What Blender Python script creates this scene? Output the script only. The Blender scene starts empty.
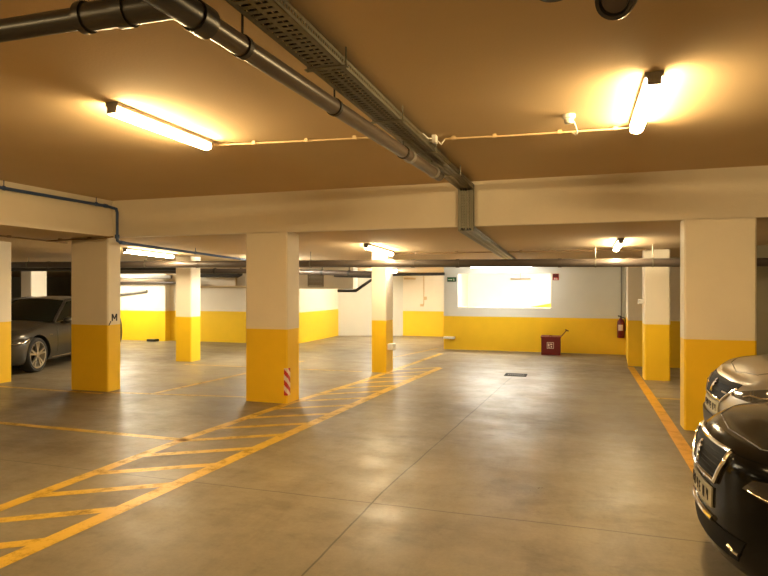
import bpy, bmesh, math, random
from mathutils import Vector, Matrix
from mathutils.bvhtree import BVHTree
random.seed(7)
PI = math.pi
SC = bpy.context.scene
COL = SC.collection

# ---------------------------------------------------------------- materials
def new_mat(name):
    m = bpy.data.materials.new(name); m.use_nodes = True
    nt = m.node_tree; b = nt.nodes['Principled BSDF']
    return m, nt, b

def simple(name, col, rough=.5, metal=0., var=.0, scale=8., coat=0., bump=0., bscale=60., spec=.5):
    m, nt, b = new_mat(name)
    b.inputs['Base Color'].default_value = (*col, 1)
    b.inputs['Roughness'].default_value = rough
    b.inputs['Metallic'].default_value = metal
    b.inputs['Coat Weight'].default_value = coat
    b.inputs['Specular IOR Level'].default_value = spec
    geo = nt.nodes.new('ShaderNodeNewGeometry')
    if var:
        n = nt.nodes.new('ShaderNodeTexNoise'); n.inputs['Scale'].default_value = scale; n.inputs['Detail'].default_value = 5
        nt.links.new(geo.outputs['Position'], n.inputs['Vector'])
        r = nt.nodes.new('ShaderNodeMapRange'); r.inputs[3].default_value = 1 - var; r.inputs[4].default_value = 1 + var
        nt.links.new(n.outputs['Fac'], r.inputs[0])
        mx = nt.nodes.new('ShaderNodeVectorMath'); mx.operation = 'SCALE'
        mx.inputs[0].default_value = col
        nt.links.new(r.outputs[0], mx.inputs['Scale']); nt.links.new(mx.outputs[0], b.inputs['Base Color'])
    if bump:
        n2 = nt.nodes.new('ShaderNodeTexNoise'); n2.inputs['Scale'].default_value = bscale; n2.inputs['Detail'].default_value = 4
        nt.links.new(geo.outputs['Position'], n2.inputs['Vector'])
        bp = nt.nodes.new('ShaderNodeBump'); bp.inputs['Strength'].default_value = bump; bp.inputs['Distance'].default_value = .01
        nt.links.new(n2.outputs['Fac'], bp.inputs['Height']); nt.links.new(bp.outputs[0], b.inputs['Normal'])
    return m

def emit(name, col, strength):
    m, nt, b = new_mat(name)
    b.inputs['Base Color'].default_value = (.8, .8, .8, 1)
    b.inputs['Emission Color'].default_value = (*col, 1)
    b.inputs['Emission Strength'].default_value = strength
    return m

WARM = (1., .71, .34)
NEUT = (1., .90, .68)
M = {}
M['white'] = simple('white_wall_paint', (.77, .69, .55), .75, var=.05, scale=3, bump=.25, bscale=90)
M['whitecool'] = simple('white_wall_paint_cool_lit', (.70, .70, .645), .75, var=.05, scale=3, bump=.25, bscale=90)  # same white paint, with the cool light on the back wall put into its colour
M['yellow'] = simple('yellow_wall_paint', (.86, .54, .016), .42, var=.06, scale=4, bump=.2, bscale=90)
M['ceiling'] = simple('ceiling_plaster', (.62, .46, .26), .9, var=.06, scale=1.2, bump=.16, bscale=55)
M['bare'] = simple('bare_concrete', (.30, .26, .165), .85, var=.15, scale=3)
M['greywall'] = simple('pale_grey_render', (.62, .60, .52), .85, var=.05, scale=2)
M['pvc'] = simple('dark_pvc_pipe', (.095, .072, .056), .33, var=.1, scale=6)
M['pvcdark'] = simple('black_pvc', (.035, .032, .03), .35)
M['pvcgrey'] = simple('grey_pvc', (.24, .22, .19), .4, var=.1)
M['rubberclamp'] = simple('clamp_rubber', (.03, .025, .02), .6)
M['galv'] = simple('galvanised_steel', (.20, .19, .145), .42, .7, var=.25, scale=18)
M['conduit'] = simple('cream_conduit', (.62, .46, .25), .45)
M['brownconduit'] = simple('brown_conduit', (.26, .16, .07), .5)
M['blue'] = simple('blue_pipe_paint', (.035, .075, .19), .4)
M['housing'] = simple('lamp_housing', (.20, .18, .15), .6)
M['tube'] = emit('lamp_tube_warm', WARM, 60)
M['tube2'] = emit('lamp_tube_back', (1., .82, .52), 38)
M['tubew'] = emit('lamp_tube_white', (1., .93, .76), 80)
M['tubefill'] = emit('lamp_tube_fill', WARM, 62)  # glow of the fill lamps added behind the viewer
M['tubec'] = emit('lamp_tube_cool', (.98, 1., .95), 15)
M['tubehot'] = emit('lamp_tube_bright_room', (1., .96, .84), 52)
M['led'] = emit('emergency_lamp_lens', (1., .97, .85), 6)
M['green'] = simple('exit_sign_green', (.01, .10, .035), .4)
M['red'] = simple('red_enamel', (.14, .004, .009), .38, var=.1)
M['redsign'] = simple('red_sign', (.42, .03, .02), .5)
M['darkred'] = simple('dark_red_print', (.10, .008, .008), .5)
M['black'] = simple('black_plastic', (.012, .012, .012), .35)
M['ink'] = simple('black_ink', (.015, .012, .02), .6)
M['whiteplastic'] = simple('white_plastic', (.75, .72, .66), .4)
M['tapewhite'] = simple('tape_white', (.75, .62, .55), .4)
M['tapered'] = simple('tape_red', (.50, .015, .02), .4)
M['carblack'] = simple('black_car_paint', (.004, .0035, .003), .13, spec=.15)
M['carsilver'] = simple('silver_car_paint', (.33, .295, .25), .32, .85, coat=.6)
M['cargrey'] = simple('grey_car_paint', (.060, .055, .047), .30, .6, coat=.4)
M['glass'] = simple('car_glass', (.006, .008, .006), .06, spec=.25)
M['chrome'] = simple('chrome', (.85, .80, .72), .12, 1.)
M['grille'] = simple('grille_black', (.004, .004, .004), .55, spec=.12)
M['tyre'] = simple('tyre_rubber', (.015, .014, .013), .75)
M['alloy'] = simple('alloy_rim', (.55, .52, .47), .28, .9)
M['plate'] = simple('number_plate', (.40, .37, .27), .5)
M['lens'] = simple('head_lamp_lens', (.05, .045, .04), .08, .2, coat=1.)
M['iron'] = simple('cast_iron', (.014, .012, .010), .85, spec=.2)
M['vent'] = simple('vent_louvre', (.30, .25, .17), .6)
M['wood'] = simple('shovel_shaft', (.17, .05, .02), .5)

def floor_mat():
    m, nt, b = new_mat('polished_concrete_floor'); L = nt.links.new
    geo = nt.nodes.new('ShaderNodeNewGeometry'); P = geo.outputs['Position']
    def noise(scale, det=5, rough=.6, vec=None):
        n = nt.nodes.new('ShaderNodeTexNoise'); n.inputs['Scale'].default_value = scale
        n.inputs['Detail'].default_value = det; n.inputs['Roughness'].default_value = rough
        L(vec or P, n.inputs['Vector']); return n.outputs['Fac']
    def ramp(src, stops):
        r = nt.nodes.new('ShaderNodeValToRGB'); cr = r.color_ramp
        while len(cr.elements) < len(stops): cr.elements.new(.5)
        for e, (p, c) in zip(cr.elements, stops): e.position = p; e.color = (*c, 1)
        L(src, r.inputs[0]); return r.outputs[0]
    def math_(op, a, b_=None):
        n = nt.nodes.new('ShaderNodeMath'); n.operation = op
        for i, v in enumerate((a, b_)):
            if v is None: continue
            if isinstance(v, (int, float)): n.inputs[i].default_value = v
            else: L(v, n.inputs[i])
        return n.outputs[0]
    def mix(mode, f, a, c):
        n = nt.nodes.new('ShaderNodeMix'); n.data_type = 'RGBA'; n.blend_type = mode
        for i, v in ((0, f), (6, a), (7, c)):
            if isinstance(v, (int, float)): n.inputs[i].default_value = v
            elif isinstance(v, tuple): n.inputs[i].default_value = (*v, 1)
            else: L(v, n.inputs[i])
        return n.outputs[2]
    st = nt.nodes.new('ShaderNodeMapping'); st.inputs['Scale'].default_value = (1., .35, 1.); L(P, st.inputs['Vector'])
    big = ramp(noise(.55, 6, .62), [(.30, (.150, .124, .085)), (.55, (.204, .173, .121)), (.75, (.252, .217, .157))])
    mid = ramp(noise(2.6, 8, .7, st.outputs[0]), [(.25, (.58, .55, .50)), (.5, (1, 1, 1)), (.78, (1.16, 1.15, 1.12))])
    col = mix('MULTIPLY', .75, big, mid)
    st2 = nt.nodes.new('ShaderNodeMapping'); st2.inputs['Scale'].default_value = (.75, 1.15, 1.); L(P, st2.inputs['Vector'])
    sm = ramp(noise(1.0, 10, .72, st2.outputs[0]), [(.30, (.50, .46, .40)), (.47, (.98, .97, .96)), (.75, (1.1, 1.09, 1.06))])
    col = mix('MULTIPLY', .9, col, sm)
    fine = ramp(noise(38, 4, .7), [(.35, (.86, .85, .83)), (.6, (1, 1, 1))])
    col = mix('MULTIPLY', .6, col, fine)
    blot = ramp(noise(6.5, 8, .68), [(.27, (.62, .58, .52)), (.40, (.96, .96, .95)), (.62, (1.04, 1.04, 1.03))])
    col = mix('MULTIPLY', .75, col, blot)
    # small dark spots
    vo = nt.nodes.new('ShaderNodeTexVoronoi'); vo.inputs['Scale'].default_value = 1.1; L(P, vo.inputs['Vector'])
    spot = ramp(vo.outputs['Distance'], [(.0, (.3, .27, .22)), (.012, (.45, .4, .34)), (.022, (1, 1, 1))])
    
    # saw cut joints
    sep = nt.nodes.new('ShaderNodeSeparateXYZ'); L(P, sep.inputs[0]); X, Y = sep.outputs[0], sep.outputs[1]
    wob = math_('MULTIPLY', math_('SUBTRACT', noise(1.3, 3), .5), .03)
    jx = math_('ADD', math_('MULTIPLY', math_('MAXIMUM', math_('SUBTRACT', Y, 4.6), 0.), .052), -1.50)
    d1 = math_('ABSOLUTE', math_('SUBTRACT', math_('ADD', X, wob), jx))
    l1 = math_('MULTIPLY', math_('LESS_THAN', d1, .007), math_('LESS_THAN', Y, 11.4))
    d2 = math_('ABSOLUTE', math_('SUBTRACT', math_('ADD', Y, wob), 4.34))
    l2 = math_('LESS_THAN', d2, .006)
    d3 = math_('ABSOLUTE', math_('SUBTRACT', math_('ADD', Y, wob), 11.48))
    l3 = math_('LESS_THAN', d3, .008)
    ln = math_('MAXIMUM', math_('MAXIMUM', l1, l2), l3)
    col = mix('MIX', math_('MULTIPLY', ln, .85), col, (.045, .036, .022))
    L(col, b.inputs['Base Color'])
    rn = noise(1.5, 9, .78, st2.outputs[0])
    rg = nt.nodes.new('ShaderNodeMapRange'); rg.inputs[1].default_value = .32; rg.inputs[2].default_value = .68
    rg.inputs[3].default_value = .27; rg.inputs[4].default_value = .56; L(rn, rg.inputs[0])
    L(rg.outputs[0], b.inputs['Roughness'])
    b.inputs['Specular IOR Level'].default_value = .42
    bp = nt.nodes.new('ShaderNodeBump'); bp.inputs['Strength'].default_value = .12; bp.inputs['Distance'].default_value = .004
    L(noise(14, 8, .7), bp.inputs['Height']); L(bp.outputs[0], b.inputs['Normal'])
    return m
M['floor'] = floor_mat()

def paint_mat(name, col, wear):
    m, nt, b = new_mat(name); L = nt.links.new
    b.inputs['Base Color'].default_value = (*col, 1); b.inputs['Roughness'].default_value = .38
    geo = nt.nodes.new('ShaderNodeNewGeometry')
    n = nt.nodes.new('ShaderNodeTexNoise'); n.inputs['Scale'].default_value = 5; n.inputs['Detail'].default_value = 9; n.inputs['Roughness'].default_value = .75
    L(geo.outputs['Position'], n.inputs['Vector'])
    r = nt.nodes.new('ShaderNodeMapRange'); r.inputs[1].default_value = .30; r.inputs[2].default_value = .52
    r.inputs[3].default_value = wear; r.inputs[4].default_value = 1.; L(n.outputs['Fac'], r.inputs[0])
    t = nt.nodes.new('ShaderNodeBsdfTransparent'); mx = nt.nodes.new('ShaderNodeMixShader')
    L(r.outputs[0], mx.inputs[0]); L(t.outputs[0], mx.inputs[1]); L(b.outputs[0], mx.inputs[2])
    L(mx.outputs[0], nt.nodes['Material Output'].inputs[0])
    return m
M['line'] = paint_mat('yellow_floor_paint', (.58, .36, .035), .35)
M['lineorange'] = paint_mat('orange_floor_paint', (.62, .30, .012), .65)
M['lineworn'] = paint_mat('worn_floor_paint', (.48, .29, .04), .12)

# ---------------------------------------------------------------- object helpers
ROOT = {}
def thing(name, label, cat, loc=(0, 0, 0), rotz=0., group=None):
    o = bpy.data.objects.new(name, None); COL.objects.link(o)
    o.location = loc; o.rotation_euler = (0, 0, rotz); o.empty_display_size = .1
    o['label'] = label; o['category'] = cat
    if group: o['group'] = group
    return o

def tag(o, label, cat, group=None):
    o['label'] = label; o['category'] = cat
    if group: o['group'] = group
    return o

def root_of(o):
    while o.parent: o = o.parent
    return o

def obj(name, bm, mats, parent=None, smooth=False, local=False, loc=None, label=None):
    if not isinstance(mats, (list, tuple)): mats = [mats]
    if parent is not None and not local:
        bmesh.ops.translate(bm, verts=bm.verts, vec=-Vector(root_of(parent).location))
    if loc is not None:
        bmesh.ops.translate(bm, verts=bm.verts, vec=-Vector(loc))
    bmesh.ops.recalc_face_normals(bm, faces=bm.faces)
    me = bpy.data.meshes.new(name); bm.to_mesh(me); bm.free()
    for m in mats: me.materials.append(m)
    if smooth:
        for p in me.polygons: p.use_smooth = True
        me.set_sharp_from_angle(angle=math.radians(38))
    o = bpy.data.objects.new(name, me); COL.objects.link(o)
    if parent is not None: o.parent = parent
    if loc is not None: o.location = loc
    if label: o['label'] = label
    return o

def struct(name, bm, mats, smooth=False):
    o = obj(name, bm, mats, smooth=smooth); o['kind'] = 'structure'; return o

def B(): return bmesh.new()

def box(bm, x0, x1, y0, y1, z0, z1, mi=0, bev=0.):
    r = bmesh.ops.create_cube(bm, size=1.)
    vs = r['verts']
    for v in vs:
        v.co = Vector((x0 + (v.co.x + .5) * (x1 - x0), y0 + (v.co.y + .5) * (y1 - y0), z0 + (v.co.z + .5) * (z1 - z0)))
    fs = set(f for v in vs for f in v.link_faces)
    for f in fs: f.material_index = mi
    if bev:
        es = list(set(e for v in vs for e in v.link_edges))
        g = bmesh.ops.bevel(bm, geom=es, offset=bev, segments=2, affect='EDGES', profile=.6)
        for f in g['faces']: f.material_index = mi
    return bm

def banded(bm, x0, x1, y0, y1, zb, z1, chamfer=.0):
    """a block painted yellow (slot 1) up to zb and white (slot 0) above"""
    for za, zc, mi in ((0, zb, 1), (zb, z1, 0)):
        pts = [(x0, y0), (x1, y0), (x1, y1), (x0, y1)]
        if chamfer:
            c = chamfer
            pts = [(x0 + c, y0), (x1 - c, y0), (x1, y0 + c), (x1, y1 - c), (x1 - c, y1), (x0 + c, y1), (x0, y1 - c), (x0, y0 + c)]
        prism(bm, pts, za, zc, mi)
    return bm

def prism(bm, pts, za, zc, mi=0):
    lo = [bm.verts.new((x, y, za)) for x, y in pts]; hi = [bm.verts.new((x, y, zc)) for x, y in pts]
    n = len(pts)
    fs = [bm.faces.new((lo[i], lo[(i + 1) % n], hi[(i + 1) % n], hi[i])) for i in range(n)]
    fs += [bm.faces.new(lo[::-1]), bm.faces.new(hi)]
    for f in fs: f.material_index = mi

def hexa(bm, p, mi=0):
    """box from 8 corner points: 4 bottom then 4 top"""
    v = [bm.verts.new(q) for q in p]
    for idx in ((3, 2, 1, 0), (4, 5, 6, 7), (0, 1, 5, 4), (1, 2, 6, 5), (2, 3, 7, 6), (3, 0, 4, 7)):
        bm.faces.new([v[i] for i in idx]).material_index = mi

def tube(bm, pts, r, seg=12, mi=0, caps=True):
    pts = [Vector(p) for p in pts]; n = len(pts); rings = []
    up = Vector((0, 0, 1))
    for i, p in enumerate(pts):
        d1 = (p - pts[i - 1]).normalized() if i else None
        d2 = (pts[i + 1] - p).normalized() if i < n - 1 else None
        d = (d1 + d2).normalized() if d1 and d2 else (d1 or d2)
        k = 1.
        if d1 and d2:
            k = 1. / max(.35, d.dot(d2))
        a = up if abs(d.z) < .95 else Vector((1, 0, 0))
        if i == 0: u = d.cross(a).normalized()
        else:
            u = (u - d * u.dot(d)).normalized()
        w = d.cross(u).normalized()
        rr = r[i] if isinstance(r, (list, tuple)) else r
        ring = []
        for j in range(seg):
            t = 2 * PI * j / seg
            off = u * math.cos(t) * rr + w * math.sin(t) * rr
            if d1 and d2 and k > 1.001:
                nrm = (d2 - d1)
                if nrm.length > 1e-6:
                    nrm.normalize(); off += nrm * off.dot(nrm) * (k - 1)
            ring.append(bm.verts.new(p + off))
        rings.append(ring)
    for a, b in zip(rings, rings[1:]):
        for j in range(seg):
            bm.faces.new((a[j], a[(j + 1) % seg], b[(j + 1) % seg], b[j])).material_index = mi
    if caps:
        bm.faces.new(rings[0][::-1]).material_index = mi; bm.faces.new(rings[-1]).material_index = mi
    return bm

def cyl(bm, a, b, r, seg=16, mi=0): return tube(bm, [a, b], r, seg, mi)

def lathe(bm, prof, seg=24, mat=None, mi=0):
    """prof: (radius, height) pairs about local z; mat: 4x4 transform"""
    mat = mat or Matrix.Identity(4); rings = []
    for r, h in prof:
        if r < 1e-6: rings.append([bm.verts.new(mat @ Vector((0, 0, h)))])
        else: rings.append([bm.verts.new(mat @ Vector((r * math.cos(2 * PI * j / seg), r * math.sin(2 * PI * j / seg), h))) for j in range(seg)])
    for a, b in zip(rings, rings[1:]):
        for j in range(seg):
            k = (j + 1) % seg
            if len(a) == 1 and len(b) == 1: continue
            if len(a) == 1: f = bm.faces.new((a[0], b[j], b[k]))
            elif len(b) == 1: f = bm.faces.new((a[j], a[k], b[0]))
            else: f = bm.faces.new((a[j], a[k], b[k], b[j]))
            f.material_index = mi
    return bm

def plate(bm, pts, normal, th, mi=0):
    """flat polygon given in 3D, thickened along normal"""
    n = Vector(normal).normalized() * th
    a = [bm.verts.new(Vector(p)) for p in pts]; b = [bm.verts.new(Vector(p) + n) for p in pts]
    k = len(pts)
    bm.faces.new(a[::-1]).material_index = mi; bm.faces.new(b).material_index = mi
    for i in range(k):
        bm.faces.new((a[i], a[(i + 1) % k], b[(i + 1) % k], b[i])).material_index = mi

# ---------------------------------------------------------------- heights of the hall
BAY_Z = 3.0; BAY_L = -6.95; ROW_Y = 7.66; SOF = 2.44
def zc(y): return SOF - .03 * (y - ROW_Y)            # the back slab falls away for drainage
XL, XR, YN, YF = -23., 6.6, -5., 20.2

# ---------------------------------------------------------------- setting
struct('floor', box(B(), XL, XR, YN, YF, -.25, 0), M['floor'])
b = B(); box(b, BAY_L, XR, YN, ROW_Y + .12, BAY_Z, BAY_Z + .2)
struct('ceiling', b, M['ceiling'])
b = B()                                               # low slab on the left, flat
box(b, XL, BAY_L, YN, ROW_Y, SOF, BAY_Z + .2)
b.normal_update()
for f in b.faces: f.material_index = 1 if f.normal.z < -.5 else 0
struct('ceiling_left', b, [M['white'], M['ceiling']])
b = B()                                               # low slab at the back
y0, y1 = ROW_Y, YF
hexa(b, [(XL, y0 + .02, zc(y0)), (XR, y0 + .02, zc(y0)), (XR, y1, zc(y1)), (XL, y1, zc(y1)),
         (XL, y0 + .02, BAY_Z + .2), (XR, y0 + .02, BAY_Z + .2), (XR, y1, BAY_Z + .2), (XL, y1, BAY_Z + .2)])
struct('ceiling_back', b, M['ceiling'])
struct('trim_1', box(B(), BAY_L, XR, ROW_Y, ROW_Y + .1, SOF - .012, BAY_Z + .02), M['white'])

# outer walls
struct('wall_left', banded(B(), XL - .2, XL, YN, YF, .95, SOF), [M['bare'], M['bare']])
struct('wall_right', banded(B(), XR, XR + .2, YN, YF, 1.05, BAY_Z), [M['white'], M['yellow']])
struct('wall_near', banded(B(), XL, XR, YN - .2, YN, 1.05, BAY_Z), [M['white'], M['yellow']])
struct('wall_far', box(B(), XL, -7.75, YF - .05, YF + .15, 0, 2.3), M['bare'])

# back wall of the lane, with the opening to the bright room
WX0, WX1, WZ0, WZ1 = -3.02, -.65, 1.12, 2.0
yb0, yb1, bz = 15.7, 15.9, .88
b = B()
banded(b, -3.40, WX0, yb0, yb1, bz, 2.26); banded(b, WX1, 1.14, yb0, yb1, bz, 2.26)
banded(b, WX0, WX1, yb0, yb1, bz, WZ0); box(b, WX0, WX1, yb0, yb1, WZ1, 2.26, 0)
bmesh.ops.remove_doubles(b, verts=b.verts, dist=.0005)
struct('wall_back', b, [M['whitecool'], M['yellow']])
# the bright room behind it
struct('wall_ramp_back', box(B(), -3.3, 1.4, 18.6, 18.75, 0, 2.15), M['white'])
struct('wall_ramp_right', box(B(), 1.25, 1.4, 15.9, 18.6, 0, 2.15), M['white'])
b = B()
pts = [(-2.35, 18.56, .0), (1.24, 18.56, .0), (1.24, 18.56, 1.55), (-2.35, 18.56, .86)]
plate(b, pts, (0, 1, 0), .035)
struct('trim_2', b, M['yellow'])

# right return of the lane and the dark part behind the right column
b = B(); fp = [(.99, 13.5), (XR, 13.5), (XR, 15.72), (1.10, 15.72)]
prism(b, fp, 0, .955, 1); prism(b, fp, .955, 2.30, 0)
struct('wall_return', b, [M['white'], M['yellow']])
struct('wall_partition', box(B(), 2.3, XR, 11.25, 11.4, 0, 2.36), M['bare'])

# walls on the left at the back
struct('wall_back_left', banded(B(), -15.2, -11.96, 15.36, 15.75, .92, 2.24), [M['white'], M['yellow']])
struct('wall_back_middle', banded(B(), -11.98, -7.75, 15.60, 15.8, .925, 2.24), [M['white'], M['yellow']])
struct('wall_corridor_left', banded(B(), -7.95, -7.75, 15.79, 19.6, .90, 2.2), [M['white'], M['yellow']])
b = B(); prism(b, [(-7.75, 18.95), (-5.65, 19.58), (-5.65, 19.75), (-7.75, 19.75)], 0, 2.1)
struct('wall_corridor_end', b, M['greywall'])
b = B(); banded(b, -5.65, -3.2, 19.58, 19.75, .84, 2.1)
struct('wall_corridor_far', b, [M['white'], M['yellow']])
struct('wall_corridor_right', banded(B(), -3.40, -3.25, 15.9, 19.6, .86, 2.2), [M['white'], M['yellow']])
struct('trim_3', box(B(), -7.76, -5.94, 15.6, 15.95, 1.60, 2.21), M['white'])   # bulkhead over the corridor

# ---------------------------------------------------------------- columns
def column(x0, x1, y0, y1, zb, ztop, label):
    b = B(); banded(b, x0, x1, y0, y1, zb, ztop, .018)
    o = obj('concrete_column', b, [M['white'], M['yellow']], loc=((x0 + x1) / 2, (y0 + y1) / 2, 0))
    tag(o, label, 'column', 'painted concrete columns')
T = SOF - .0
column(-10.15, -9.42, 7.66, 8.0, 1.05, T - .005, 'white and yellow column cut by the left edge, nose of the parked grey car behind it')
column(-7.78, -7.04, 7.66, 7.95, 1.05, T - .005, 'thick white and yellow column carrying the black letter M')
column(-4.58, -3.91, 7.66, 8.05, 1.05, T - .005, 'thick white and yellow column with the red and white striped sticker')
column(1.165, 1.90, 7.66, 7.97, 1.05, T - .005, 'thick white and yellow column standing behind the silver car')
column(-8.53, -8.12, 11.3, 11.66, .99, zc(11.5) + .0, 'slim white and yellow column seen between the M column and the striped sticker column')
column(-3.81, -3.51, 11.0, 11.46, 1.005, zc(11.2) + .0, 'slim white and yellow column with a small white box low on its side')
column(1.12, 1.54, 11.57, 11.95, .99, zc(11.8) + .0, 'slim white and yellow column right of the lane near the extinguisher')
column(-16.45, -16.02, 14.27, 14.85, 1.0, zc(14.6) + .0, 'far pale column seen above the roof of the grey car')

# letter M and tick on the second column
mx0, mx1, mz0, mz1, st_ = 7.742, 7.862, 1.108, 1.222, .026
b = B(); xf = -7.0395
mm = (mx0 + mx1) / 2
for q in ([(mx0, mz0), (mx0 + st_, mz0), (mx0 + st_, mz1), (mx0, mz1)], [(mx1 - st_, mz0), (mx1, mz0), (mx1, mz1), (mx1 - st_, mz1)],
          [(mm - .012, mz0 + .03), (mm + .012, mz0 + .03), (mx0 + .030, mz1), (mx0, mz1)], [(mm - .012, mz0 + .03), (mm + .012, mz0 + .03), (mx1, mz1), (mx1 - .030, mz1)]):
    plate(b, [(xf, y, z) for y, z in q], (1, 0, 0), .002)
o = obj('painted_letter', b, M['ink'], loc=(xf, mm, mz0))
tag(o, 'black capital letter M just above the yellow band of a column', 'letter')
b = B(); plate(b, [(-7.04, 7.672, 1.045), (-7.04, 7.69, 1.04), (-7.04, 7.735, 1.105), (-7.04, 7.715, 1.115)], (1, 0, 0), .003)
tag(obj('painted_tick', b, M['ink'], loc=(-7.04, 7.70, 1.04)), 'short black slanting tick beside the letter M', 'mark')

# striped sticker wrapped round a column corner
b = B()
xc_, yc_ = -3.91, 7.66; w = .075; wl = .050; za, zb_ = .115, .50
N = 7
def stick(u):     # u along the strip, wraps the corner
    return (xc_ - (wl - u), yc_ - .004) if u <= wl else (xc_ + .004, yc_ + (u - wl))
b = B()
for i in range(14):
    ua, ub = ([0, .0125, .025, .0375, .050] + [.05 + .0085 * q for q in range(1, 11)])[i:i + 2]
    for j in range(48):
        z0 = za + (zb_ - za) * j / 48; z1 = za + (zb_ - za) * (j + 1) / 48
        k = int(math.floor(((z0 + z1) / 2 - za + (ua + ub) / 2 * 1.0) / .075)) % 2
        p, q = stick(ua), stick(ub)
        f = b.faces.new([b.verts.new((p[0], p[1], z0)), b.verts.new((q[0], q[1], z0)), b.verts.new((q[0], q[1], z1)), b.verts.new((p[0], p[1], z1))])
        f.material_index = k
bmesh.ops.remove_doubles(b, verts=b.verts, dist=.0002)
tag(obj('hazard_sticker', b, [M['tapered'], M['tapewhite']], loc=(xc_, yc_, za)), 'red and white diagonal striped sticker wrapped round a column corner', 'sticker')

# ---------------------------------------------------------------- floor markings
ZF = .0025
def strip(bm, pts, w, z=ZF):
    pts = [Vector((*p, 0)) for p in pts]; L, R = [], []
    for i, p in enumerate(pts):
        d = (pts[min(i + 1, len(pts) - 1)] - pts[max(i - 1, 0)]).normalized(); n = Vector((-d.y, d.x, 0))
        L.append(bm.verts.new((p.x + n.x * w / 2, p.y + n.y * w / 2, z))); R.append(bm.verts.new((p.x - n.x * w / 2, p.y - n.y * w / 2, z)))
    for i in range(len(pts) - 1): bm.faces.new((L[i], R[i], R[i + 1], L[i + 1]))
    return bm
def marking(name, b, mat, label, cat='floor marking', group=None):
    c = sum((v.co for v in b.verts), Vector()) / len(b.verts)
    tag(obj(name, b, M[mat], loc=(c.x, c.y, 0)), label, cat, group)
hl = [(-4.12, .4), (-4.10, 3.37), (-4.06, 5.6), (-3.90, 7.69), (-3.60, 9.9), (-3.22, 14.6)]
hr = [(-3.42, .4), (-3.29, 2.6), (-3.10, 6.0), (-2.93, 9.0), (-2.68, 12.0)]
def xat(poly, y):
    for (xa, ya), (xb, yb) in zip(poly, poly[1:]):
        if ya <= y <= yb: return xa + (xb - xa) * (y - ya) / (yb - ya)
    return poly[-1][0]
b = strip(B(), hl, .125); strip(b, hr, .14)
y = 1.26
while y < 11.6:
    ya = y; yb_ = y + .60
    strip(b, [(xat(hl, ya), ya), (xat(hr, yb_), yb_)], .105, ZF - .0006)
    y += .60
marking('hatched_floor_marking', b, 'line', 'long yellow hatched strip with slanting bars running along the lane floor')
marking('lane_edge_line', strip(B(), [(1.03, -1.), (1.03, 6.4), (1.04, 9.), (1.03, 13.4)], .13), 'lineorange', 'straight orange line along the right side of the lane')
marking('parking_bay_line', strip(B(), [(-12., 5.52), (-3.98, 5.50)], .10), 'line', 'yellow bay line meeting the hatched strip in front of the columns', group='parking bay lines')
marking('parking_bay_line', strip(B(), [(-9.2, 7.52), (-7.0, 7.50)], .10), 'lineworn', 'faint yellow line between the M column and the column at the left edge', group='parking bay lines')
marking('parking_bay_line', strip(B(), [(-7.0, 7.62), (-4.6, 7.95)], .09), 'lineworn', 'yellow line on the floor between the M column and the sticker column', group='parking bay lines')
marking('parking_bay_line', strip(B(), [(-6.25, 7.8), (-6.05, 10.0), (-5.82, 12.2)], .10), 'lineworn', 'worn yellow line running back from the row of thick columns', group='parking bay lines')
marking('parking_bay_line', strip(B(), [(1.10, 9.72), (3.0, 9.76)], .10), 'lineworn', 'short worn line going right from the orange lane line', group='parking bay lines')
marking('parking_bay_line', strip(B(), [(-4.15, 13.3), (-3.6, 15.8)], .10), 'lineworn', 'faint yellow line leading into the corridor at the back', group='parking bay lines')
marking('parking_bay_line', strip(B(), [(-8.0, 10.9), (-4.0, 11.0)], .09), 'lineworn', 'faint yellow line across the floor between the two slim columns', group='parking bay lines')

# drain grate
t = thing('floor_drain', 'dark rectangular drain grate in the lane floor', 'drain', (-1.11, 11.48, 0))
b = B()
for x0, x1, y0, y1 in ((-1.31, -.91, 11.32, 11.35), (-1.31, -.91, 11.61, 11.64), (-1.31, -1.28, 11.35, 11.61), (-.94, -.91, 11.35, 11.61)): box(b, x0, x1, y0, y1, 0, .008)
obj('frame', b, M['iron'], t)
b = B()
for i in range(9): box(b, -1.275 + i * .038, -1.253 + i * .038, 11.35, 11.61, .0, .006)
obj('grating', b, M['iron'], t)
o = obj('rubber_block', box(B(), -12.45, -12.15, 15.12, 15.32, 0, .07, bev=.012), M['black'], loc=(-12.3, 15.22, 0))
tag(o, 'small low black block on the floor against the far left yellow wall', 'block')

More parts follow.
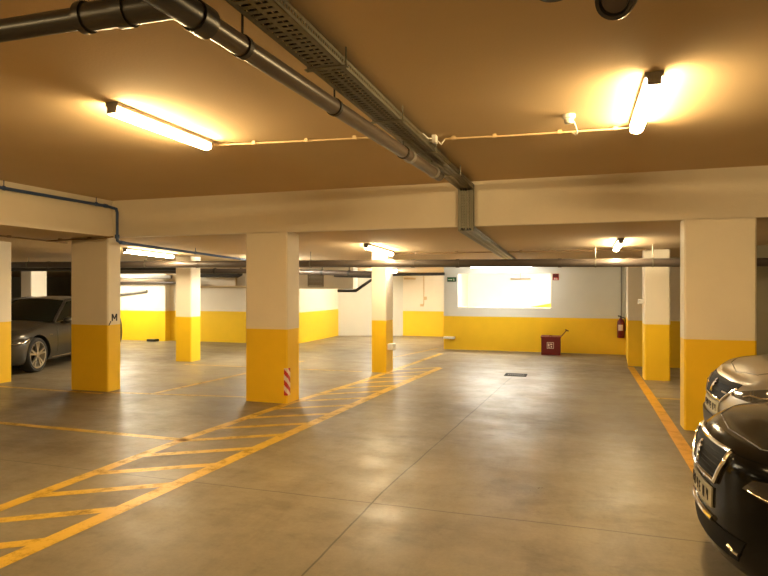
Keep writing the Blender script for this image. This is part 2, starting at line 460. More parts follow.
# ---------------------------------------------------------------- lamps
def lamp(x, y0, y1, mat, label, along='y', ceil=None, wide=.1):
    """batten lamp: housing, glowing diffuser, two end caps"""
    ym = (y0 + y1) / 2
    zf = ceil or (lambda yy: BAY_Z)
    def P(u, v, w):   # u along, v across, w below the ceiling
        yy = y0 + (y1 - y0) * u
        if along == 'y': return (x + v, yy, zf(yy) - w)
        return (yy, x + v, zf(x) - w)            # along x: x and y swap roles
    t = thing('fluorescent_lamp', label, 'lamp', (x, ym, zf(ym) - .14) if along == 'y' else (ym, x, zf(x) - .14), group='fluorescent batten lamps')
    b = B(); h = wide * .55
    hexa(b, [P(0, -h, .034), P(0, h, .034), P(1, h, .034), P(1, -h, .034), P(0, -h, -.006), P(0, h, -.006), P(1, h, -.006), P(1, -h, -.006)])
    obj('housing', b, M['housing'], t)
    b = B(); ring = []
    e = .014 / (y1 - y0)
    for u in (e, 1 - e):
        r_ = []
        for k in range(14):
            a = 2 * PI * k / 14
            r_.append(b.verts.new(P(u, math.cos(a) * wide / 2, .064 + math.sin(a) * .031)))
        ring.append(r_)
    for k in range(14): b.faces.new((ring[0][k], ring[0][(k + 1) % 14], ring[1][(k + 1) % 14], ring[1][k]))
    b.faces.new(ring[0][::-1]); b.faces.new(ring[1])
    obj('diffuser', b, mat, t, smooth=True)
    for u0, u1 in ((0, e), (1 - e, 1)):
        b = B(); h = wide * .42
        hexa(b, [P(u0, -h, .082), P(u0, h, .082), P(u1, h, .082), P(u1, -h, .082), P(u0, -h, .03), P(u0, h, .03), P(u1, h, .03), P(u1, -h, .03)])
        obj('end_cap', b, M['housing'], t)
    return t
lamp(-3.24, 3.56, 4.76, M['tube'], 'lit fluorescent lamp on the high ceiling left of the drain pipe')
lamp(.455, 4.10, 5.33, M['tube'], 'lit fluorescent lamp on the high ceiling right of the cable tray')
lamp(-3.40, 9.55, 11.0, M['tube2'], 'lit fluorescent lamp above the slim column with the small white box', ceil=zc, wide=.085)
lamp(.61, 9.65, 10.9, M['tube2'], 'lit fluorescent lamp on the low ceiling right of the tray end', ceil=zc, wide=.085)
lamp(-8.15, 9.3, 10.7, M['tube2'], 'lit fluorescent lamp on the low ceiling right of the M column', ceil=zc)
lamp(-12.9, 13.3, 14.8, M['tubew'], 'lit fluorescent lamp low in the far left part near the back wall', ceil=zc)
lamp(-5.55, 16.5, 17.9, M['tubew'], 'added hidden lamp on the ceiling of the corridor at the back', ceil=zc)  # added out of sight behind a slim column to brighten the corridor
lamp(-6.6, 11.6, 12.9, M['tubew'], 'added fill lamp on the low ceiling hidden behind the sticker column', ceil=zc)  # added out of sight to light the bulkhead and wall from the front
lamp(-16.6, 9.1, 10.6, M['tube2'], 'lit fluorescent lamp on the low ceiling left of the grey car', ceil=zc)
lamp(14.9, -2.55, -1.05, M['tubec'], 'lit fluorescent lamp in front of the back wall above the bright opening', along='x', ceil=zc)
lamp(16.35, -2.9, -1.5, M['tubehot'], 'lit lamp inside the bright room, left one behind the wall opening', along='x', ceil=zc)
lamp(16.35, -1.1, .3, M['tubehot'], 'lit lamp inside the bright room, right one behind the wall opening', along='x', ceil=zc)
lamp(-1.9, -2.6, -1.2, M['tubefill'], 'added fill lamp on the high ceiling behind the viewer, nearer the cable tray')  # added off view to light the column fronts and the foreground
lamp(-5.2, -2.0, -.6, M['tubefill'], 'added fill lamp on the high ceiling behind the viewer, nearer the left beam')  # second added off-view lamp, brightens column fronts and the left beam

# ---------------------------------------------------------------- services
def hanger(b, p, ztop, r=.006): cyl(b, p, (p[0], p[1], ztop), r, 6)

# big drain pipe of the raised bay
PZ = 2.80
def px_(y): return -1.545 + .0455 * (y - 2.2)
t = thing('drain_pipe', 'thick dark drain pipe with a side branch hanging under the high ceiling', 'pipe', (-1.44, 4., PZ))
b = B(); tube(b, [(px_(2.2), 2.2, PZ), (px_(6.0), 6.0, PZ)], .05, 20); obj('pipe_run', b, M['pvc'], t, smooth=True)
b = B(); tube(b, [(-4.6, 1.99, PZ), (-1.80, 2.055, PZ)], .047, 20); obj('pipe_branch', b, M['pvcdark'], t, smooth=True)
b = B(); tube(b, [(-2.01, 2.05, PZ), (-1.56, 2.06, PZ)], .058, 20)
tube(b, [(-2.02, 2.05, PZ), (-1.985, 2.05, PZ)], .066, 20); tube(b, [(-1.83, 2.055, PZ), (-1.77, 2.055, PZ)], .067, 20)
obj('branch_socket', b, M['pvcdark'], t, smooth=True)
b = B(); tube(b, [(px_(.8), .8, PZ), (px_(2.2), 2.2, PZ)], .06, 20); tube(b, [(px_(2.17), 2.17, PZ), (px_(2.26), 2.26, PZ)], .069, 20)
obj('tee_socket', b, M['pvcdark'], t, smooth=True)
for yy in (2.53, 3.56, 4.93):
    b = B(); tube(b, [(px_(yy), yy - .016, PZ), (px_(yy), yy + .016, PZ)], .057, 20); tube(b, [(px_(yy), yy, PZ + .05), (px_(yy), yy, BAY_Z)], .006, 6)
    obj('pipe_clamp', b, M['rubberclamp'], t, smooth=True)
b = B(); tube(b, [(px_(5.08), 5.08, PZ), (px_(5.15), 5.15, PZ)], .056, 20); obj('coupling', b, M['pvcgrey'], t, smooth=True)
b = B(); tube(b, [(px_(5.86), 5.86, PZ), (px_(5.92), 5.92, PZ)], .058, 20); obj('coupling', b, M['pvcgrey'], t, smooth=True)
b = B(); tube(b, [(px_(5.95), 5.95, PZ), (px_(6.1), 6.10, PZ)], .053, 20); obj('end_cap', b, M['pvcdark'], t, smooth=True)
b = B(); tube(b, [(px_(5.80), 5.80, PZ - .02), (px_(5.80), 5.80, BAY_Z)], .008, 6); obj('hanger_rod', b, M['rubberclamp'], t)

# pipe socket cut by the top edge
t = thing('pipe_socket', 'black round pipe socket hanging from the ceiling at the top edge', 'pipe', (.14, 2.52, 2.76))
d = Vector((-.25, -.75, -.62)).normalized(); c0 = Vector((.145, 2.53, 2.79))
b = B(); mt = Matrix.Translation(c0) @ d.to_track_quat('Z', 'Y').to_matrix().to_4x4()
lathe(b, [(.0, .02), (.055, .02), (.058, .05), (.072, .05), (.078, .03), (.078, -.02), (.066, -.03), (.064, -.12), (.0, -.12)], 28, mt)
obj('socket', b, M['pvcdark'], t, smooth=True)
b = B(); lathe(b, [(.0, .034), (.05, .034), (.05, .022), (0, .022)], 24, mt); obj('inner_plug', b, M['pvc'], t, smooth=True)
b = B(); tube(b, [c0 - d * .1, c0 - d * .16 + Vector((0, 0, .03)), (.17, 2.68, BAY_Z)], .055, 16); obj('riser', b, M['pvcdark'], t, smooth=True)
b = B(); lathe(b, [(0, -.1), (.06, -.1), (.066, -.06), (.05, -.05), (.05, .18), (0, .18)], 24, Matrix.Translation((-.085, 2.33, 2.84)))
tag(obj('pipe_stub', b, M['pvcdark'], smooth=True, loc=(-.085, 2.33, 2.84)), 'dark pipe stub barely showing at the top edge beside the socket', 'pipe')

# cable tray
TX, TW = -1.36, .20
t = thing('cable_tray', 'perforated galvanised cable tray along the ceiling stepping down at the beam', 'cable tray', (TX, 4., 2.9))
def tray_seg(b, p, q, wdir, up, width, hgt, pitch=.05, fill=.62):
    """U channel from p to q with slotted base, open side towards up"""
    p, q = Vector(p), Vector(q); d = (q - p); Ln = d.length; d.normalize(); w = Vector(wdir); u = Vector(up)
    def bar(a0, a1, w0, w1, u0, u1):
        c = [(a0, w0, u0), (a1, w0, u0), (a1, w1, u0), (a0, w1, u0), (a0, w0, u1), (a1, w0, u1), (a1, w1, u1), (a0, w1, u1)]
        hexa(b, [p + d * a + w * ww + u * uu for a, ww, uu in c])
    h = width / 2; t_ = .003
    for w0, w1 in ((-h, -h + .03), (-.012, .012), (h - .03, h)): bar(0, Ln, w0, w1, 0, t_)
    n = int(Ln / pitch)
    for i in range(n):
        a = i * pitch
        bar(a, a + pitch * fill, -h + .02, h - .02, 0.0005, t_ - .0005)
    for s in (-1, 1):
        w0, w1 = sorted((s * h, s * (h - t_)))
        bar(0, Ln, w0, w1, 0, hgt * .38); bar(0, Ln, w0, w1, hgt * .62, hgt)
        for i in range(int(Ln / .03)): bar(i * .03, i * .03 + .014, w0, w1, hgt * .3, hgt * .7)
        w0, w1 = sorted((s * h, s * (h - .012)))
        bar(0, Ln, w0, w1, hgt - t_, hgt)
ZT = 2.895
b = B(); tray_seg(b, (TX, .6, ZT), (TX, 7.60, ZT), (1, 0, 0), (0, 0, 1), TW, .06); obj('upper_run', b, M['galv'], t)
b = B(); tray_seg(b, (TX, 7.595, ZT + .06), (TX, 7.595, SOF - .07), (1, 0, 0), (0, 1, 0), TW, .055, .035, .8); obj('drop_run', b, M['galv'], t)
b = B(); tray_seg(b, (TX, 7.60, SOF - .075), (TX, 13.2, zc(13.2) - .075), (1, 0, 0), (0, 0, 1), TW, .06); obj('lower_run', b, M['galv'], t)
for i, yy in enumerate((2.0, 3.15, 4.3, 5.4, 6.6)):
    b = B(); box(b, TX - .13, TX + .13, yy - .02, yy + .02, ZT - .006, ZT - .001)
    for s in (-1, 1): cyl(b, (TX + s * .118, yy, ZT - .012), (TX + s * .118, yy, BAY_Z), .005, 6)
    obj('support_bracket', b, M['galv'], t)
b = B()
for k, (dx, r) in enumerate(((-.06, .012), (-.03, .009), (.0, .014), (.04, .01), (.065, .008))):
    tube(b, [(TX + dx, .6, ZT + .018), (TX + dx, 7.5, ZT + .018), (TX + dx, 7.62, ZT - .02), (TX + dx, 7.63, SOF - .03), (TX + dx, 7.68, SOF - .052), (TX + dx * .9, 13.2, zc(13.2) - .052)], r, 6)
obj('cables', b, M['black'], t)

# conduits on the high ceiling
def conduit(name, pts, r, mat, label, clips=(), cat='conduit', seg=8, group=None):
    t = thing(name, label, cat, pts[len(pts) // 2], group=group)
    b = B(); tube(b, pts, r, seg); obj('conduit_run', b, M[mat], t, smooth=True)
    for c in clips:
        b = B(); s = r * 1.9
        box(b, c[0] - s, c[0] + s, c[1] - s, c[1] + s, c[2] - r * 1.3, c[2] + r + .012); obj('clip', b, M[mat], t)
    return t
zc0 = BAY_Z - .02
conduit('electrical_conduit', [(-3.24, 4.80, zc0), (-3.2, 4.88, zc0), (-2.4, 4.98, zc0), (-1.5, 5.08, zc0)], .009, 'conduit',
        'thin cream conduit on the ceiling from the left lamp to the cable tray', [(-2.85, 4.92, zc0), (-2.35, 4.985, zc0), (-1.9, 5.03, zc0)], group='cream conduits on the high ceiling')
conduit('electrical_conduit', [(-1.14, 5.30, zc0), (-.6, 5.36, zc0), (.1, 5.40, zc0), (.45, 5.40, zc0)], .009, 'conduit',
        'thin cream conduit on the ceiling from the cable tray to the right lamp', [(-1.06, 5.31, zc0), (-.7, 5.35, zc0), (-.15, 5.385, zc0), (.3, 5.40, zc0)], group='cream conduits on the high ceiling')
t = thing('junction_box', 'small white connectors with looped wires on the side of the cable tray', 'junction box', (-1.22, 5.20, 2.96))
obj('terminal_block', box(B(), -1.235, -1.195, 5.19, 5.27, 2.93, 2.998, bev=.006), M['whiteplastic'], t)
b = B(); tube(b, [(-1.30, 5.02, 2.958), (-1.27, 5.03, 2.97), (-1.25, 5.12, 2.95), (-1.235, 5.2, 2.965)], .006, 6); tube(b, [(-1.195, 5.23, 2.955), (-1.17, 5.29, 2.93), (-1.14, 5.30, 2.975)], .006, 6); tube(b, [(-1.235, 5.24, 2.95), (-1.28, 5.2, 2.94), (-1.30, 5.16, 2.958)], .006, 6)
obj('wire', b, M['whiteplastic'], t, smooth=True)
t = thing('smoke_detector', 'round white detector on the ceiling with a looped cable beside the right lamp', 'detector', (-.07, 4.93, 2.93))
b = B(); lathe(b, [(.0, .0), (.028, .0), (.036, .012), (.036, .035), (.05, .045), (.05, .07), (0, .07)], 20, Matrix.Translation((-.07, 4.93, 2.93))); obj('sensor_head', b, M['whiteplastic'], t, smooth=True)
b = B(); tube(b, [(-.03, 4.96, 2.95), (-.01, 5.02, 2.90), (-.01, 5.16, 2.90), (-.02, 5.30, 2.93), (-.05, 5.40, 2.975)], .006, 6); obj('cable', b, M['whiteplastic'], t, smooth=True)

# blue pipe on the left
bx = BAY_L + .045
t = thing('water_pipe', 'blue water pipe along the left beam stepping down and running back', 'pipe', (bx, 7.4, 2.5))
b = B(); tube(b, [(bx, -2., 2.915), (bx, 7.50, 2.895), (bx + .03, 7.57, 2.88), (bx + .09, 7.59, 2.86), (bx + .105, 7.595, 2.80), (bx + .105, 7.595, 2.42), (bx + .105, 7.60, 2.37), (bx + .105, 7.66, 2.345), (bx + .1, 13.5, 2.17)], .022, 10)
obj('pipe_run', b, M['blue'], t, smooth=True)
for p, q, r in (((bx + .105, 7.595, 2.46), (bx + .105, 7.595, 2.40), .034), ((bx + .105, 7.66, 2.345), (bx + .105, 7.75, 2.343), .03), ((bx, 7.44, 2.8965), (bx, 7.50, 2.895), .03)):
    obj('fitting', tube(B(), [p, q], r, 10), M['blue'], t, smooth=True)
for yy in (5.75, 7.28, 3.9):
    b = B(); tube(b, [(bx, yy - .012, 2.9), (bx, yy + .012, 2.9)], .03, 10); tube(b, [(bx, yy, 2.92), (bx, yy, BAY_Z)], .006, 6); obj('pipe_clamp', b, M['blue'], t)
for yy in (9.6, 11.6):
    zz = 2.345 - .03 * (yy - 7.66); b = B(); tube(b, [(bx + .103, yy - .012, zz), (bx + .103, yy + .012, zz)], .03, 10); tube(b, [(bx + .103, yy, zz), (bx + .103, yy, zc(yy))], .006, 6); obj('pipe_clamp', b, M['blue'], t)

conduit('electrical_conduit', [(-8.25, 5.0, 2.42), (-8.27, 6.8, 2.42), (-8.40, 8.2, 2.41)], .012, 'brownconduit', 'thin brown conduit running under the low ceiling at the left edge', [(-8.26, 6.0, 2.42), (-8.3, 7.0, 2.42)], group='brown conduits at the left')
conduit('electrical_conduit', [(-8.24, 7.62, 2.40), (-7.6, 7.60, 2.41), (-7.0, 7.52, 2.40), (-6.86, 7.58, 2.43)], .012, 'brownconduit', 'thin brown conduit across the top of the M column to the blue pipe', [(-7.95, 7.62, 2.41), (-7.3, 7.56, 2.41)], group='brown conduits at the left')

# long drain pipe under the low ceiling
def zp(x): return 2.105 - .0085 * (x + 5.)
t = thing('drain_pipe', 'long grey brown drain pipe crossing the hall below the low ceiling', 'pipe', (-5., 10.8, zp(-5.)))
b = B(); tube(b, [(-21., 10.8, zp(-21.)), (5.6, 10.8, zp(5.6))], .07, 20); obj('pipe_run', b, M['pvc'], t, smooth=True)
for x in (-14.2, -11.6, -7.6, -5.4, -2.92, -2.08, -.30, 2.6):
    b = B(); tube(b, [(x - .03, 10.8, zp(x)), (x + .03, 10.8, zp(x))], .079, 20); obj('coupling', b, M['pvc'], t, smooth=True)
for x in (-12.2, -8.9, -5.0, .28, 1.17):
    b = B(); tube(b, [(x - .012, 10.8, zp(x)), (x + .012, 10.8, zp(x))], .077, 20); tube(b, [(x, 10.8, zp(x) + .07), (x, 10.8, zc(10.8))], .008, 6); obj('pipe_hanger', b, M['galv'], t, smooth=True)
# second pipes
zk = zc(11.3) - .03
conduit('electrical_conduit', [(-3.5, 11.3, zk), (TX - .12, 11.3, zk)], .013, 'brownconduit', 'thin brown conduit across the low ceiling left of the tray end', [(-3.0, 11.3, zk), (-2.2, 11.3, zk)])
conduit('electrical_conduit', [(TX + .12, 11.3, zk), (1.10, 11.3, zk)], .013, 'brownconduit', 'thin brown conduit across the low ceiling right of the tray end', [(-1., 11.3, zk), (.3, 11.3, zk)])
t = thing('drain_pipe', 'dark sloping drain pipe below the ceiling behind the sticker column', 'pipe', (-7., 13.6, 2.1))
b = B(); tube(b, [(-12.5, 13.4, 2.08), (-7.2, 13.4, 2.05), (-4.2, 13.4, 1.94)], .065, 14); obj('pipe_run', b, M['pvc'], t, smooth=True)
for x, z in ((-8.9, 2.063), (-6.6, 2.028), (-5.9, 2.003), (-5.2, 1.978), (-4.6, 1.956)):
    b = B(); tube(b, [(x - .03, 13.4, z), (x + .03, 13.4, z)], .075, 14); tube(b, [(x, 13.4, z), (x, 13.4, zc(13.4))], .008, 6); obj('coupling', b, M['pvcdark'], t, smooth=True)
t = thing('drain_pipe', 'black pipe below the ceiling at the far left near the back wall', 'pipe', (-11., 13., 2.))
b = B(); tube(b, [(-21., 12.2, 2.16), (-9.7, 12.2, 2.10), (-8.9, 12.2, 2.09)], .06, 14); obj('pipe_run', b, M['pvcdark'], t, smooth=True)
for x in (-15., -11.5, -10.1):
    b = B(); tube(b, [(x, 12.2, 2.12), (x, 12.2, zc(12.2))], .008, 6); obj('pipe_hanger', b, M['pvcdark'], t)
conduit('water_pipe', [(-15., 15.0, 1.955), (-12.2, 15.0, 1.95), (-11.5, 15.05, 1.95)], .055, 'pvcgrey', 'pale grey pipe along the top of the far left wall', cat='pipe', seg=12)
conduit('water_pipe', [(-15., 15.25, 1.78), (-11.9, 15.25, 1.775), (-10.9, 15.3, 1.775)], .035, 'pvc', 'thin dark pipe just below the pale grey pipe on the far left wall', cat='pipe', seg=12)
b = B(); tube(b, [(-14.2, 15.32, 1.36), (-12.6, 15.32, 1.53)], .04, 10)
tag(obj('wall_rail', b, M['pvcgrey'], smooth=True, loc=(-13.4, 15.32, 1.45)), 'grey sloping rail on the white part of the far left wall', 'rail')
t = thing('wall_conduit', 'beige conduit with a T branch on the wall left of the sticker column', 'conduit', (-9.9, 15.56, 1.65))
b = B(); tube(b, [(-11.0, 15.56, 1.66), (-8.6, 15.56, 1.65)], .035, 10); obj('conduit_run', b, M['conduit'], t, smooth=True)
b = B(); tube(b, [(-9.62, 15.56, 1.66), (-9.62, 15.56, 2.18)], .035, 10); obj('branch', b, M['conduit'], t, smooth=True)
b = B(); tube(b, [(-11.2, 15.2, 2.0), (-9.35, 15.2, 1.98), (-9.25, 15.2, 2.02), (-9.2, 15.2, 2.19)], .06, 12)
tag(obj('drain_pipe', b, M['pvcdark'], smooth=True, loc=(-10., 15.2, 2.0)), 'short black pipe above the beige T conduit bending up to the ceiling', 'pipe')
conduit('drain_pipe', [(-6.36, 15.52, 1.545), (-5.83, 15.52, 1.545), (-5.40, 15.52, 1.83), (-5.30, 15.52, 1.87)], .04, 'pvcdark', 'black pipe with a slanting end below the corridor bulkhead', cat='pipe', seg=12)
conduit('drain_pipe', [(-6.4, 15.36, 1.97), (-5.15, 15.36, 1.93)], .045, 'pvcdark', 'black pipe along the top of the corridor bulkhead', cat='pipe', seg=12)
conduit('drain_pipe', [(-5.3, 15.62, 1.985), (-3.36, 15.62, 1.995)], .04, 'pvcdark', 'dark pipe across the top of the corridor opening', cat='pipe', seg=12)
# vent grille
t = thing('vent_grille', 'square louvred vent on the white bulkhead over the corridor', 'vent', (-7.06, 15.58, 1.66))
b = B()
for x0, x1, z0, z1 in ((-7.31, -6.82, 1.66, 1.69), (-7.31, -6.82, 2.03, 2.06), (-7.31, -7.28, 1.69, 2.03), (-6.85, -6.82, 1.69, 2.03)): box(b, x0, x1, 15.575, 15.6, z0, z1)
obj('frame', b, M['vent'], t)
b = B()
for i in range(9):
    z = 1.70 + i * .037
    hexa(b, [(-7.29, 15.578, z), (-6.84, 15.578, z), (-6.84, 15.599, z + .022), (-7.29, 15.599, z + .022), (-7.29, 15.576, z + .006), (-6.84, 15.576, z + .006), (-6.84, 15.597, z + .028), (-7.29, 15.597, z + .028)])
obj('louvres', b, M['vent'], t)
# switch conduit on the corridor end wall
t = thing('wall_conduit', 'vertical conduit with two small boxes on the white corridor end wall', 'conduit', (-4.92, 19.57, 1.0))
b = B(); tube(b, [(-4.92, 19.565, 2.04), (-4.92, 19.565, 1.06)], .015, 8); tube(b, [(-5.6, 19.565, 1.93), (-5.2, 19.565, 1.93)], .03, 8); obj('conduit_run', b, M['conduit'], t, smooth=True)
obj('switch_box', box(B(), -4.92, -4.82, 19.54, 19.58, 1.22, 1.33), M['conduit'], t)
obj('socket_box', box(B(), -5.04, -4.92, 19.54, 19.58, 1.0, 1.08), M['conduit'], t)

b = B(); tube(b, [(-1.95, 18.45, 1.90), (-1.35, 18.45, 1.90)], .025, 8); tube(b, [(-1.65, 18.45, 1.91), (-1.65, 18.45, 2.115)], .008, 6)
tag(obj('hanging_bar', b, M['pvcgrey'], smooth=True, loc=(-1.65, 18.45, 1.9)), 'thin grey bar under the ceiling inside the bright room', 'bar')

# ---------------------------------------------------------------- signs, boxes, fire gear
t = thing('exit_sign', 'small dark green exit sign on the wall left of the bright opening', 'sign', (-3.18, 15.66, 1.80))
obj('sign_case', box(B(), -3.30, -3.06, 15.66, 15.70, 1.79, 1.91, bev=.006), M['black'], t)
b = B(); box(b, -3.285, -3.075, 15.655, 15.661, 1.80, 1.90)
obj('panel', b, M['green'], t)
b = B()
box(b, -3.27, -3.19, 15.651, 15.656, 1.838, 1.852); plate(b, [(-3.19, 15.651, 1.825), (-3.165, 15.651, 1.845), (-3.19, 15.651, 1.865)], (0, 1, 0), .004)
for p, q in (((-3.125, 1.865), (-3.12, 1.845)), ((-3.12, 1.845), (-3.135, 1.812)), ((-3.12, 1.845), (-3.10, 1.815)), ((-3.125, 1.862), (-3.147, 1.85)), ((-3.125, 1.862), (-3.10, 1.852))):
    tube(b, [(p[0], 15.653, p[1]), (q[0], 15.653, q[1])], .004, 6)
lathe(b, [(0, -.004), (.009, 0), (0, .004)], 10, Matrix.Translation((-3.122, 15.653, 1.88)))
obj('pictogram', b, M['whiteplastic'], t)
t = thing('emergency_lamp', 'small glowing white emergency lamp beside the slim column top', 'lamp', (-3.45, 10.98, 1.95))
obj('case', box(B(), -3.51, -3.34, 11.05, 11.20, 1.985, 2.0), M['whiteplastic'], t)
obj('lens', box(B(), -3.508, -3.35, 11.045, 11.20, 1.925, 1.985, bev=.008), M['led'], t)
t = thing('fire_sign', 'small red fire sign on the wall at the upper right of the bright opening', 'sign', (-.535, 15.69, 1.82))
obj('sign_panel', box(B(), -.61, -.46, 15.688, 15.7, 1.82, 1.985), M['redsign'], t)
b = B(); box(b, -.60, -.475, 15.685, 15.689, 1.895, 1.975); obj('dark_field', b, M['darkred'], t)
b = B(); box(b, -.575, -.54, 15.684, 15.689, 1.835, 1.88); plate(b, [(-.53, 15.684, 1.835), (-.49, 15.684, 1.835), (-.50, 15.684, 1.87), (-.515, 15.684, 1.885)], (0, 1, 0), .004)
obj('pictogram', b, M['whiteplastic'], t)
# red sand box
t = thing('fire_sand_box', 'dark red metal box with a lid standing on the floor by the back wall', 'box', (-.64, 15.25, 0))
fx0, fx1, fy0, fy1 = -.855, -.405, 15.08, 15.42
obj('bin', box(B(), fx0, fx1, fy0, fy1, .0, .42, bev=.008), M['red'], t)
b = B(); hexa(b, [(fx0 - .012, fy0 - .015, .42), (fx1 + .012, fy0 - .015, .42), (fx1 + .012, fy1, .43), (fx0 - .012, fy1, .43), (fx0 - .012, fy0 - .015, .445), (fx1 + .012, fy0 - .015, .445), (fx1 + .012, fy1, .46), (fx0 - .012, fy1, .46)])
ld = obj('lid', b, M['red'], t)
b = B(); tube(b, [(-.665, 15.10, .445), (-.655, 15.09, .475), (-.615, 15.09, .475), (-.605, 15.10, .445)], .008, 6); obj('knob', b, M['red'], ld)
b = B()
for x0, x1, z0, z1 in ((-.72, -.56, .16, .172), (-.72, -.56, .30, .312), (-.72, -.708, .172, .30), (-.572, -.56, .172, .30)): box(b, x0, x1, fy0 - .004, fy0 + .002, z0, z1)
for x0, x1, z0, z1 in ((-.695, -.66, .21, .28), (-.645, -.595, .245, .28), (-.63, -.60, .185, .225), (-.69, -.65, .18, .195)): box(b, x0, x1, fy0 - .004, fy0 + .002, z0, z1)
obj('emblem', b, M['tapewhite'], t, label='white square fire emblem')
t = thing('shovel', 'thin dark red shovel handle leaning out behind the red box', 'shovel', (-.35, 15.3, .2))
b = B(); cyl(b, (-.42, 15.45, .40), (-.27, 15.47, .585), .012, 8); obj('handle', b, M['wood'], t, smooth=True)
b = B(); cyl(b, (-.30, 15.45, .60), (-.225, 15.48, .565), .014, 8); obj('grip', b, M['wood'], t, smooth=True)
b = B(); hexa(b, [(-.62, 15.44, .0), (-.46, 15.44, .0), (-.40, 15.455, .30), (-.52, 15.455, .34), (-.62, 15.455, .0), (-.46, 15.455, .0), (-.40, 15.47, .30), (-.52, 15.47, .34)])
cyl(b, (-.47, 15.46, .30), (-.41, 15.455, .41), .012, 8)
obj('blade', b, M['wood'], t)
# extinguisher
ex, ey = .985, 15.60
t = thing('fire_extinguisher', 'red fire extinguisher hung on the back wall in the right corner', 'fire extinguisher', (ex, ey, .42))
b = B(); lathe(b, [(0, .0), (.075, .0), (.085, .015), (.085, .36), (.075, .41), (.045, .445), (.03, .46), (.03, .48), (0, .48)], 24, Matrix.Translation((ex, ey, .42))); obj('cylinder', b, M['red'], t, smooth=True)
b = B(); box(b, ex - .02, ex + .02, ey - .02, ey + .02, .90, .935); hexa(b, [(ex - .06, ey - .01, .93), (ex + .02, ey - .01, .935), (ex + .02, ey + .01, .935), (ex - .06, ey + .01, .93), (ex - .07, ey - .01, .965), (ex + .02, ey - .01, .95), (ex + .02, ey + .01, .95), (ex - .07, ey + .01, .965)]); obj('valve', b, M['black'], t)
b = B(); tube(b, [(ex + .02, ey - .02, .92), (ex + .09, ey - .03, .90), (ex + .105, ey - .03, .80), (ex + .098, ey - .03, .60)], .010, 8); obj('hose', b, M['black'], t, smooth=True)
b = B()
for k in range(6):
    a0, a1 = -2.4 + k * .22, -2.4 + (k + 1) * .22
    f = b.faces.new([b.verts.new((ex + .0865 * math.cos(a), ey + .0865 * math.sin(a), z)) for a, z in ((a0, .60), (a1, .60), (a1, .74), (a0, .74))])
obj('paper_label', b, M['tapewhite'], t)
obj('wall_bracket', box(B(), ex - .05, ex + .05, ey + .08, 15.7, .62, .70), M['black'], t)
t = thing('wall_conduit', 'pale pair of vertical conduits in the right corner above the extinguisher', 'conduit', (1.0, 15.66, 1.))
b = B(); tube(b, [(1.0, 15.685, 2.2), (1.0, 15.685, .95)], .013, 8); obj('conduit_run', b, M['pvcgrey'], t)
b = B(); tube(b, [(1.062, 15.3, 2.2), (1.062, 15.3, 1.08)], .016, 8); obj('conduit_run', b, M['greywall'], t)
obj('switch_box', box(B(), 1.04, 1.08, 15.26, 15.34, 1.03, 1.13), M['greywall'], t)
# small white boxes
def wbox(x0, x1, y0, y1, z0, z1, label):
    t = thing('wall_box', label, 'box', ((x0 + x1) / 2, (y0 + y1) / 2, z0))
    obj('case', box(B(), x0, x1, y0, y1, z0, z1, bev=.008), M['whiteplastic'], t)
    obj('cover', box(B(), x0 + .01, x1 - .01, y0 - .006, y0 + .002, z0 + .012, z1 - .012), M['whiteplastic'], t)
wbox(-3.51, -3.40, 11.08, 11.26, .43, .55, 'small white box low on the side of the slim column with the lit emergency lamp')
wbox(1.03, 1.12, 11.62, 11.78, 1.35, 1.43, 'small white box on the left side of the slim column near the extinguisher')
wbox(-3.385, -3.09, 15.55, 15.70, .285, .34, 'narrow white ledge low on the yellow back wall at its left end')

# ---------------------------------------------------------------- cars
def lerp_tab(tab, x):
    if x <= tab[0][0]: return tab[0][1]
    for (xa, va), (xb, vb) in zip(tab, tab[1:]):
        if x <= xb:
            t = (x - xa) / (xb - xa); t = t * t * (3 - 2 * t) if True else t
            return va + (vb - va) * t
    return tab[-1][1]

VL = [0, .07, .18, .34, .5, .64, .78, .88, .95, 1.]
G_W = [.90, .95, .985, 1., 1., .992, .978, .962, .94, .905]

def evaluated(o):
    dg = bpy.context.evaluated_depsgraph_get(); dg.update()
    return bpy.data.meshes.new_from_object(o.evaluated_get(dg))

